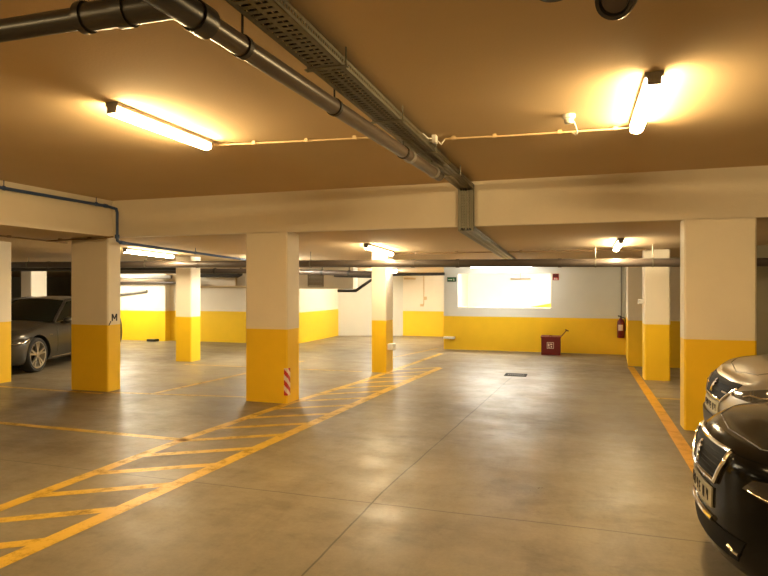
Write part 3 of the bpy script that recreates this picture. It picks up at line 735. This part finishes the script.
class Car:
    """nose at local x = 0 pointing to -x, ground z = 0, lateral y"""
    def __init__(s, name, label, loc, rotz, paint, L, W, shoulder, nose, zb, wheels, wr, cabin, fd=.55, fa=2.6):
        s.t = thing(name, label, 'car', loc, rotz); s.L, s.w = L, W / 2; s.paint = paint
        s.sh = shoulder; s.nose = nose; s.zb = zb; s.fd, s.fa = fd, fa; s.wheels, s.wr = wheels, wr; s.cabin = cabin
        s.body()
    def stations(s):
        st = []
        for t in (0, .14, .28, .42, .55, .67, .77, .85, .91, .955, .985):
            st.append((s.fd * (1 - (1 - t ** s.fa) ** (1 / s.fa)), t, 1. if t < .55 else 1 - .5 * (t - .55) / .43))
        x = s.fd + .02; xe = s.L - .32
        n = 34
        for i in range(n + 1):
            xx = x + (xe - x) * i / n
            st.append((xx, 1., max(0, .5 * (1 - (xx - x) / .7))))
        for t in (.98, .93, .85, .72, .55, .36, .18, 0):
            st.append((s.L - .3 * (1 - (1 - t ** 3.2) ** (1 / 3.2)), t, 0))
        return st
    def body(s):
        bm = B(); st = s.stations(); half = {}
        def addside(sg):
            rows = []
            for (x, t, fw) in st:
                row = []
                zs = lerp_tab(s.sh, x)
                rear = max(0., (x - (s.L - .35)) / .35)
                for v, g, nx in zip(VL, G_W, s.nose):
                    z = s.zb + (zs - s.zb) * v
                    xx = x + nx * fw - rear * (.10 * (1 - v) ** 2 + .12 * v ** 4) * (1 if t < .99 else .4)
                    row.append(bm.verts.new((xx, sg * t * s.w * g, z)))
                top = row[-1].co.copy()
                for f in (.12, .3, .55, .8, 1.):
                    d = (top.x - s.nose[-1]); k = max(0., min(1., d / .35)); k = k * k * (3 - 2 * k)
                    kr = max(0., min(1., (s.L - .15 - top.x) / .4))
                    row.append(bm.verts.new((top.x, top.y * (1 - f), top.z + .075 * k * kr * (1 - (1 - f) ** 2))))
                bot = row[0].co.copy()
                pre = [bm.verts.new((bot.x + .0, bot.y * (1 - f), bot.z - .01)) for f in (1., .5)]
                rows.append(pre + row)
            for a, b_ in zip(rows, rows[1:]):
                for i in range(len(a) - 1):
                    q = (a[i], a[i + 1], b_[i + 1], b_[i])
                    bm.faces.new(q if sg > 0 else q[::-1])
        addside(1); addside(-1)
        bmesh.ops.remove_doubles(bm, verts=bm.verts, dist=.0008)
        bmesh.ops.dissolve_degenerate(bm, dist=.0006, edges=bm.edges)
        bmesh.ops.recalc_face_normals(bm, faces=bm.faces)
        o = obj('body', bm, [s.paint, M['black']], s.t, local=True)
        sd = o.modifiers.new('s', 'SUBSURF'); sd.levels = sd.render_levels = 1
        cb = B()
        for wx in s.wheels: cyl(cb, (wx, -s.w - .2, s.wr), (wx, -s.w + .30, s.wr), s.wr + .055, 40); cyl(cb, (wx, s.w - .30, s.wr), (wx, s.w + .2, s.wr), s.wr + .055, 40)
        c = obj('cut', cb, M['black'])
        c.parent = s.t
        bo = o.modifiers.new('b', 'BOOLEAN'); bo.operation = 'DIFFERENCE'; bo.solver = 'EXACT'; bo.object = c
        me = evaluated(o); o.modifiers.clear(); old = o.data; o.data = me; bpy.data.meshes.remove(old)
        cm = c.data; bpy.data.objects.remove(c); bpy.data.meshes.remove(cm)
        me.materials.clear(); me.materials.append(s.paint); me.materials.append(M['black'])
        for p in me.polygons:
            p.use_smooth = True
            cx, cy, cz = p.center
            p.material_index = 0
            for wx in s.wheels:
                if abs(cy) < s.w and math.hypot(cx - wx, cz - s.wr) < s.wr + .062 and abs(p.normal.z) + abs(p.normal.x) > .3 and abs(math.hypot(cx - wx, cz - s.wr) - s.wr - .055) < .012: p.material_index = 1
                if abs(abs(cy) - (s.w - .30)) < .01 and math.hypot(cx - wx, cz - s.wr) < s.wr + .06: p.material_index = 1
        me.set_sharp_from_angle(angle=math.radians(40))
        s.o = o; tmp = bmesh.new(); tmp.from_mesh(me); s.bvh = BVHTree.FromBMesh(tmp); tmp.free()
    def hit(s, org, d):
        r = s.bvh.ray_cast(Vector(org), Vector(d).normalized())
        return (r[0], r[1]) if r[0] else (None, None)
    def decal(s, name, poly, mat, org_fn, d, off=.004, th=.012, cell=.05, parent=None, label=None):
        """poly: 2D points; org_fn(u, v) -> 3D start; projected along d on to the body"""
        bm = B(); vs = [bm.verts.new((u, v, 0)) for u, v in poly]; bm.faces.new(vs)
        us = [p[0] for p in poly]; vv = [p[1] for p in poly]
        for ax, lo, hi in ((0, min(us), max(us)), (1, min(vv), max(vv))):
            k = lo + cell
            while k < hi - 1e-4:
                co = Vector((k, 0, 0)) if ax == 0 else Vector((0, k, 0)); no = Vector((1, 0, 0)) if ax == 0 else Vector((0, 1, 0))
                bmesh.ops.bisect_plane(bm, geom=bm.verts[:] + bm.edges[:] + bm.faces[:], plane_co=co, plane_no=no); k += cell
        dv = Vector(d).normalized(); last = None; kill = []
        for v in bm.verts:
            p, n = s.hit(org_fn(v.co.x, v.co.y), dv)
            if p is None: kill.append(v); continue
            v.co = p - dv * off
        if kill: bmesh.ops.delete(bm, geom=kill, context='VERTS')
        r = bmesh.ops.extrude_face_region(bm, geom=bm.faces[:])
        for g in r['geom']:
            if isinstance(g, bmesh.types.BMVert): g.co = g.co - dv * th
        return obj(name, bm, mat, parent or s.t, local=True, smooth=True, label=label)
    def front(s, name, poly, mat, **k): return s.decal(name, poly, mat, lambda u, v: (-1.5, u, v), (1, 0, 0), **k)
    def line(s, name, pts, org_fn, d, r, mat, parent=None, closed=False, off=0., sub=6, bm=None):
        P = []
        if closed: pts = list(pts) + [pts[0]]
        for a, b_ in zip(pts, pts[1:]):
            for i in range(sub): P.append((a[0] + (b_[0] - a[0]) * i / sub, a[1] + (b_[1] - a[1]) * i / sub))
        P.append(pts[-1])
        q = []
        dv = Vector(d).normalized()
        for u, v in P:
            p, n = s.hit(org_fn(u, v), dv)
            if p is not None: q.append(p - dv * off)
        if len(q) < 2: return None
        own = bm is None; bm = bm or B(); tube(bm, q, r, 8)
        return obj(name, bm, mat, parent or s.t, local=True, smooth=True) if own else bm
    def wheel(s, x, sg, spokes=5):
        w = obj('wheel', s.tyre_bm(x, sg), M['tyre'], s.t, local=True, smooth=True)
        yo = sg * (s.w - .035); R = s.wr
        mt = Matrix.Translation((x, yo, R)) @ Matrix.Rotation(-sg * PI / 2, 4, 'X')
        b = B(); rr = R * .76
        lathe(b, [(rr, .0), (rr + .006, .008), (rr - .012, .006), (rr - .02, -.02), (rr - .03, -.12), (.0, -.12)], 40, mt)
        for k in range(spokes):
            a0 = 2 * PI * k / spokes + .3
            for da in (-.17, .17):
                c = [(.03, a0 + da * .4), (rr - .012, a0 + da)]
                pts = []
                for rad, an in c:
                    hw = .016 if rad < .1 else .019
                    e1 = Vector((math.cos(an), math.sin(an), 0)); e2 = Vector((-e1.y, e1.x, 0))
                    for sg2 in (-1, 1): pts.append(e1 * rad + e2 * hw * sg2)
                q = [pts[0], pts[1], pts[3], pts[2]]
                hexa(b, [mt @ (p + Vector((0, 0, -.03))) for p in q] + [mt @ (p + Vector((0, 0, .0))) for p in q])
        lathe(b, [(.06, -.03), (.055, .004), (.03, .008), (0, .008)], 20, mt)
        obj('rim', b, M['alloy'], w, local=True, smooth=True)
        b = B(); lathe(b, [(R * .5, -.09), (R * .5, -.075), (.0, -.075)], 28, mt); obj('brake_disc', b, M['iron'], w, local=True)
    def tyre_bm(s, x, sg):
        R = s.wr; b = B(); mt = Matrix.Translation((x, sg * (s.w - .035), R)) @ Matrix.Rotation(-sg * PI / 2, 4, 'X')
        lathe(b, [(R * .76, .0), (R * .80, .012), (R * .92, .012), (R * .975, -.005), (R, -.03), (R, -.17), (R * .97, -.2), (R * .76, -.2), (R * .76, .0)], 48, mt); return b
    def greenhouse(s):
        """x0 windscreen foot, x1 windscreen top, x2 roof end, x3 tail foot, z roof"""
        x0, x1, x2, x3, zr = s.cabin; wb = s.w * .885; wt = s.w * .66
        nb = 9
        def belt(x): return lerp_tab(s.sh, x) + .0
        def wside(f): return wb + (wt - wb) * f
        zroof = lambda x: zr - .05 * ((x - (x1 + x2) / 2) / ((x2 - x1) / 2)) ** 2
        # windscreen
        def sheet(fn, nu, nv, th, name, mat, dirv):
            b = B(); g = [[b.verts.new(fn(i / nu, j / nv)) for j in range(nv + 1)] for i in range(nu + 1)]
            for i in range(nu):
                for j in range(nv): b.faces.new((g[i][j], g[i + 1][j], g[i + 1][j + 1], g[i][j + 1]))
            r = bmesh.ops.extrude_face_region(b, geom=b.faces[:])
            for q in r['geom']:
                if isinstance(q, bmesh.types.BMVert): q.co += Vector(dirv) * th
            return obj(name, b, mat, s.t, local=True, smooth=True)
        def ws(u, v):
            yv = (v * 2 - 1); f = u
            x = x0 + (x1 - x0) * f + (.22 - .10 * f) * yv * yv; z = (belt(x0) + .03) + (zroof(x1) - belt(x0) - .03) * (f ** .93) - .04 * yv * yv * f
            return (x, yv * wside(f) * .985, z)
        sheet(ws, 8, 10, .01, 'windscreen', M['glass'], (.5, 0, -.5))
        def rw(u, v):
            yv = (v * 2 - 1); f = u
            x = x3 + (x2 - x3) * f - .15 * yv * yv; z = (belt(x3) + .02) + (zroof(x2) - belt(x3) - .02) * f - .03 * yv * yv * f
            return (x, yv * wside(f) * .985, z)
        sheet(rw, 6, 8, .01, 'rear_window', M['glass'], (-.5, 0, -.5))
        def rf(u, v):
            yv = v * 2 - 1; x = x1 + .0 + (x2 - x1) * u + (.12 * (1 - u) - .15 * u) * yv * yv
            return (x, yv * wt * 1.0, zroof(x1 + (x2 - x1) * u) - .045 * yv * yv + .006)
        sheet(rf, 12, 10, .03, 'roof', s.paint, (0, 0, -1))
        for sg in (-1, 1):
            def sw(u, v):
                f = v
                xa = x0 + .22 + (x1 + .12 - x0 - .22) * f; xb = x3 - .15 + (x2 - .15 - x3 + .15) * f
                x = xa + (xb - xa) * u
                return (x, sg * (wside(f) * .985), belt(x) * (1 - f) + (zroof(min(max(x, x1), x2)) - .045) * f)
            sheet(sw, 14, 6, .01, 'side_window', M['glass'], (0, -sg, 0))
            b = B()
            def edge(fn, us, r, vfix):
                tube(b, [fn(u, vfix) for u in us], r, 8)
            tube(b, [ws(k / 6, 1 if sg > 0 else 0) for k in range(7)], .032, 8)
            tube(b, [rw(k / 5, 1 if sg > 0 else 0) for k in range(6)], .045, 8)
            tube(b, [rf(k / 10, 1 if sg > 0 else 0) for k in range(11)], .03, 8)
            obj('pillar', b, s.paint, s.t, local=True, smooth=True)
            b = B(); tube(b, [sw(k / 12, 0.02) for k in range(13)], .012, 6); obj('window_trim', b, M['chrome'], s.t, local=True)
    def mirror(s, x, z):
        for sg in (-1, 1):
            b = B(); bmesh.ops.create_uvsphere(b, u_segments=14, v_segments=10, radius=1)
            for v in b.verts: v.co = Vector((x + v.co.x * .09 + .02, sg * (s.w + .07) + v.co.y * .10, z + v.co.z * .07))
            tube(b, [(x + .03, sg * (s.w - .10), z - .05), (x + .02, sg * (s.w + .0), z - .03)], .025, 8)
            obj('door_mirror', b, s.paint, s.t, local=True, smooth=True)
    def door_lines(s, xs, z0, z1):
        for sg in (-1, 1):
            b = B()
            for x in xs: s.line('', [(x, z0), (x + .02, z1)], lambda u, v: (u, sg * 2, v), (0, -sg, 0), .0045, M['black'], bm=b, sub=8)
            obj('door_seam', b, M['black'], s.t, local=True)

LION = [(-.02, -.05), (-.008, -.05), (-.002, -.022), (.012, -.05), (.026, -.05), (.016, -.015), (.018, .004), (.04, -.004), (.044, .004), (.02, .018),
        (.04, .026), (.038, .034), (.012, .032), (.014, .046), (.0, .056), (-.016, .048), (-.014, .036), (-.024, .02), (-.02, -.002), (-.028, -.03)]
def lion(car, yc, zcn, k, parent, mirror=-1):
    car.front('badge', [(yc + mirror * x * k, zcn + y * k) for x, y in LION], M['chrome'], off=.016, th=.008, cell=.06, parent=parent)

def plate_glyphs(car, yc, zcn, w_, parent):
    shapes = (((-.013, 0, .003, .028), (.011, .012, .004, .016), (0, .026, .017, .004), (0, -.002, .016, .004)),
              ((-.013, 0, .004, .028), (0, -.026, .017, .004), (.013, .0, .004, .028), (0, .026, .017, .004)),
              ((0, .026, .016, .004), (.012, 0, .004, .028), (0, -.026, .016, .004), (0, .0, .014, .004)))
    for i in range(6):
        y = yc - w_ / 2 + (i + .7 + (.25 if i > 1 else 0) + (.25 if i > 3 else 0)) * w_ / 7.6
        p, n = car.hit((-1.5, y, zcn), (1, 0, 0)); b = B()
        for (dy, dz, hy, hz) in shapes[i % 3]:
            box(b, p.x - .016, p.x - .0125, y + dy - hy, y + dy + hy, zcn + dz - hz, zcn + dz + hz)
        obj('plate_character', b, M['ink'], parent, local=True)

# ---- black car, right foreground
shB = [(0, .83), (.35, .86), (1.1, .92), (1.9, .97), (3.6, 1.0), (4.3, .95)]
noseB = [.08, .025, .0, .0, .0, .003, .006, .018, .05, .12]
car = Car('parked_car', 'black car at the right edge nearest the viewer', (.675, 3.90, 0), 0., M['carblack'], 4.3, 1.80, shB, noseB, .17, (.88, 3.45), .32, (1.15, 2.0, 3.4, 4.1, 1.45), fd=.62, fa=2.2)
FG = lambda u, v: (-1.5, u, v)
gp = [(-.36, .79), (.36, .79), (.365, .74), (.29, .61), (-.29, .61), (-.365, .74)]
g = car.front('grille', gp, M['grille'], off=.003, th=.006)
car.line('chrome_frame', gp, FG, (1, 0, 0), .014, M['chrome'], parent=g, closed=True, off=.01)
b = B()
for k in range(1, 6):
    z = .61 + k * .029
    hw = .28 + (.08) * min(1, (z - .61) / .13)
    car.line('', [(-hw + .02, z), (hw - .02, z)], FG, (1, 0, 0), .005, M['black'], bm=b, off=.006, sub=10)
obj('grille_bars', b, M['grille'], g, local=True, smooth=True)
lion(car, 0, .705, 1.15, g)
p_ = car.front('number_plate', [(-.26, .565), (.26, .565), (.26, .455), (-.26, .455)], M['plate'], off=.004, th=.008); plate_glyphs(car, 0, .51, .5, p_)
car.front('lower_grille', [(-.55, .39), (.55, .39), (.48, .27), (-.48, .27)], M['grille'], off=.002, th=.004)
b = B(); car.line('', [(-.27, .40), (.27, .40)], FG, (1, 0, 0), .016, M['chrome'], bm=b, off=.006, sub=8); obj('bumper_blade', b, M['chrome'], car.t, local=True, smooth=True)
for sg in (-1, 1):
    dd = Vector((.8, -sg * .6, 0)).normalized()
    of = lambda u, v, sg=sg, dd=dd: (Vector((.30, sg * .80, v)) - dd * 1.2 + Vector((dd.y, -dd.x, 0)) * (-sg) * u)
    hlp = car.decal('headlight', [(-.34, .655), (-.14, .625), (.12, .64), (.30, .74), (.26, .775), (.0, .755), (-.28, .71)], M['lens'], of, dd, off=.004, th=.008)
    b = B(); car.line('', [(-.30, .655), (-.14, .638), (.08, .65)], of, dd, .003, M['chrome'], bm=b, off=.014); car.line('', [(-.14, .70), (-.09, .69), (-.04, .70)], of, dd, .006, M['chrome'], bm=b, off=.012)
    obj('light_strip', b, M['chrome'], hlp, local=True, smooth=True)
    fg_ = car.decal('fog_light', [(-.14, .33), (.10, .30), (.14, .36), (-.10, .39)], M['grille'], of, dd, off=.003, th=.005)
    b = B(); car.line('', [(sg * .42, .325), (sg * .46, .31), (sg * .50, .31)], FG, (1, 0, 0), .009, M['chrome'], bm=b, off=.006); obj('chrome_strip', b, M['chrome'], fg_, local=True, smooth=True)
TOP = lambda u, v: (u, v, 2.)
b = B(); car.line('', [(.50, -.77), (.32, -.66), (.20, -.45), (.15, 0), (.20, .45), (.32, .66), (.50, .77), (1.2, .79)], TOP, (0, 0, -1), .004, M['black'], bm=b, sub=8); obj('bonnet_seam', b, M['black'], car.t, local=True)
car.greenhouse(); car.mirror(1.5, .98); car.door_lines((1.55, 2.55, 3.3), .35, .9)
for x in car.wheels:
    for sg in (-1, 1): car.wheel(x, sg)

# ---- silver car beyond it
shS = [(0, .86), (.3, .93), (1.0, 1.02), (1.9, 1.06), (3.6, 1.08), (4.4, 1.03)]
noseS = [.12, .05, .015, .0, .0, .01, .025, .05, .085, .14]
car = Car('parked_car', 'silver car at the right edge parked in front of a thick column', (1.155, 6.18, 0), 0., M['carsilver'], 4.4, 1.84, shS, noseS, .2, (.92, 3.6), .34, (1.15, 1.95, 3.6, 4.25, 1.62), fd=.55, fa=2.4)
gp = [(-.50, .835), (.50, .835), (.49, .80), (.30, .66), (-.30, .66), (-.49, .80)]
g = car.front('grille', gp, M['grille'], off=.003, th=.006)
b = B(); car.line('', gp[2:] + [gp[1]][:0], FG, (1, 0, 0), .012, M['chrome'], bm=b, off=.008); obj('chrome_frame', b, M['chrome'], g, local=True, smooth=True)
for k in range(1, 5):
    z = .66 + k * .034; hw = .30 + .18 * min(1, (z - .66) / .14)
    car.line('grille_bar', [(-hw + .03, z), (hw - .03, z)], FG, (1, 0, 0), .004, M['grille'], parent=g, off=.006, sub=12)
lion(car, 0, .755, 1.15, g)
p_ = car.front('number_plate', [(-.26, .635), (.26, .635), (.26, .525), (-.26, .525)], M['plate'], off=.004, th=.008); plate_glyphs(car, 0, .58, .5, p_)
car.front('lower_grille', [(-.62, .50), (.62, .50), (.56, .30), (-.56, .30)], M['black'], off=.004, th=.02)
for sg in (-1, 1):
    dd = Vector((.8, -sg * .6, 0)).normalized()
    of = lambda u, v, sg=sg, dd=dd: (Vector((.30, sg * .80, v)) - dd * 1.2 + Vector((dd.y, -dd.x, 0)) * (-sg) * u)
    hlp = car.decal('headlight', [(-.45, .735), (-.2, .725), (.10, .76), (.34, .865), (.30, .885), (-.05, .845), (-.38, .775)], M['lens'], of, dd, off=.004, th=.008)
    b = B(); car.line('', [(-.25, .755), (-.18, .775), (-.08, .77), (.1, .80)], of, dd, .008, M['chrome'], bm=b, off=.014); car.line('', [(-.42, .745), (-.39, .75)], of, dd, .014, M['chrome'], bm=b, off=.012)
    obj('light_strip', b, M['chrome'], hlp, local=True, smooth=True)
    b = B(); car.line('', [(-.58, .735), (-.49, .735)], of, dd, .009, M['chrome'], bm=b, off=.006); obj('bumper_strip', b, M['chrome'], car.t, local=True)
b = B(); car.line('', [(.6, -.80), (.42, -.68), (.27, -.45), (.21, 0), (.27, .45), (.42, .68), (.6, .80), (1.2, .82)], TOP, (0, 0, -1), .004, M['black'], bm=b, sub=8); obj('bonnet_seam', b, M['black'], car.t, local=True)
car.greenhouse(); car.mirror(1.5, 1.1); car.door_lines((1.6, 2.6, 3.4), .4, .98)
for x in car.wheels:
    for sg in (-1, 1): car.wheel(x, sg)

# ---- grey car on the left, nose towards the viewer
shG = [(0, .72), (.4, .80), (1.3, .90), (2.2, .94), (4.0, .97), (4.8, .92)]
noseG = [.12, .05, .015, .0, .0, .012, .03, .06, .10, .17]
ang = math.radians(90 + 17.5)
ux, uy = math.cos(ang), math.sin(ang)
wx, wy = -9.97, 9.03            # where the near front wheel stands
# local +x runs along (ux, uy); local -y side is the side seen
nx, ny = uy, -ux                # direction of local -y in world
ox, oy = wx - ux * .86 - nx * .885, wy - uy * .86 - ny * .885
car = Car('parked_car', 'dark grey car parked behind the M column, its alloy front wheel showing', (ox, oy, 0), ang, M['cargrey'], 4.75, 1.84, shG, noseG, .17, (.86, 3.75), .335, (1.35, 2.25, 3.9, 4.55, 1.44), fd=.60, fa=2.3)
gp = [(-.42, .66), (.42, .66), (.40, .46), (-.40, .46)]
g = car.front('grille', gp, M['grille'], off=.003, th=.006)
b = B(); car.line('', [(-.40, .565), (.40, .565)], FG, (1, 0, 0), .012, M['chrome'], bm=b, off=.008); obj('chrome_bar', b, M['chrome'], g, local=True, smooth=True)
p_ = car.front('number_plate', [(-.26, .42), (.26, .42), (.26, .31), (-.26, .31)], M['plate'], off=.004, th=.008)
for sg in (-1, 1):
    dd = Vector((.75, -sg * .66, 0)).normalized()
    of = lambda u, v, sg=sg, dd=dd: (Vector((.30, sg * .80, v)) - dd * 1.2 + Vector((dd.y, -dd.x, 0)) * (-sg) * u)
    hlp = car.decal('headlight', [(-.15, .57), (.05, .555), (.22, .60), (.34, .69), (.30, .70), (.05, .68), (-.13, .64)], M['lens'], of, dd, off=.004, th=.008)
    b = B(); car.line('', [(-.12, .60), (.0, .585), (.14, .61), (.24, .665)], of, dd, .008, M['chrome'], bm=b, off=.012); obj('light_strip', b, M['chrome'], hlp, local=True, smooth=True)
b = B(); car.line('', [(1.25, -.78), (.6, -.76), (.36, -.55), (.25, 0), (.36, .55), (.6, .76), (1.25, .78)], TOP, (0, 0, -1), .004, M['black'], bm=b, sub=8); obj('bonnet_seam', b, M['black'], car.t, local=True)
for sg in (-1, 1):
    b = B()
    for hx in (2.35, 3.35): car.line('', [(hx, .80), (hx + .2, .805)], lambda u, v: (u, sg * 2, v), (0, -sg, 0), .013, M['chrome'], bm=b, off=.012); 
    obj('door_handle', b, M['chrome'], car.t, local=True, smooth=True)
    b = B(); car.line('', [(1.35, .235), (3.2, .245)], lambda u, v: (u, sg * 2, v), (0, -sg, 0), .012, M['chrome'], bm=b, off=.004); obj('sill_trim', b, M['chrome'], car.t, local=True)
    b = B(); car.line('', [(1.22, .70), (1.32, .70)], lambda u, v: (u, sg * 2, v), (0, -sg, 0), .011, M['chrome'], bm=b, off=.004); obj('wing_badge', b, M['chrome'], car.t, local=True)
car.greenhouse(); car.mirror(1.75, .96); car.door_lines((1.5, 2.6, 3.55), .30, .88)
for x in car.wheels:
    for sg in (-1, 1): car.wheel(x, sg)

# ---------------------------------------------------------------- world, camera, view
w = bpy.data.worlds.new('World'); SC.world = w; w.use_nodes = True
w.node_tree.nodes['Background'].inputs[0].default_value = (.9, .72, .45, 1); w.node_tree.nodes['Background'].inputs[1].default_value = .0
cam = bpy.data.cameras.new('camera'); co = bpy.data.objects.new('camera', cam); COL.objects.link(co)
cam.sensor_width = 36.; cam.lens = 36. * 601 / 768; cam.shift_y = -1 / 768; cam.clip_start = .05
co.location = (0, 0, 1.65); co.rotation_euler = (math.radians(90), 0, math.radians(17.9))
SC.camera = co
SC.view_settings.view_transform = 'Standard'; SC.view_settings.look = 'None'; SC.view_settings.gamma = 1.
SC.view_settings.use_curve_mapping = False
SC.view_settings.exposure = 1.9
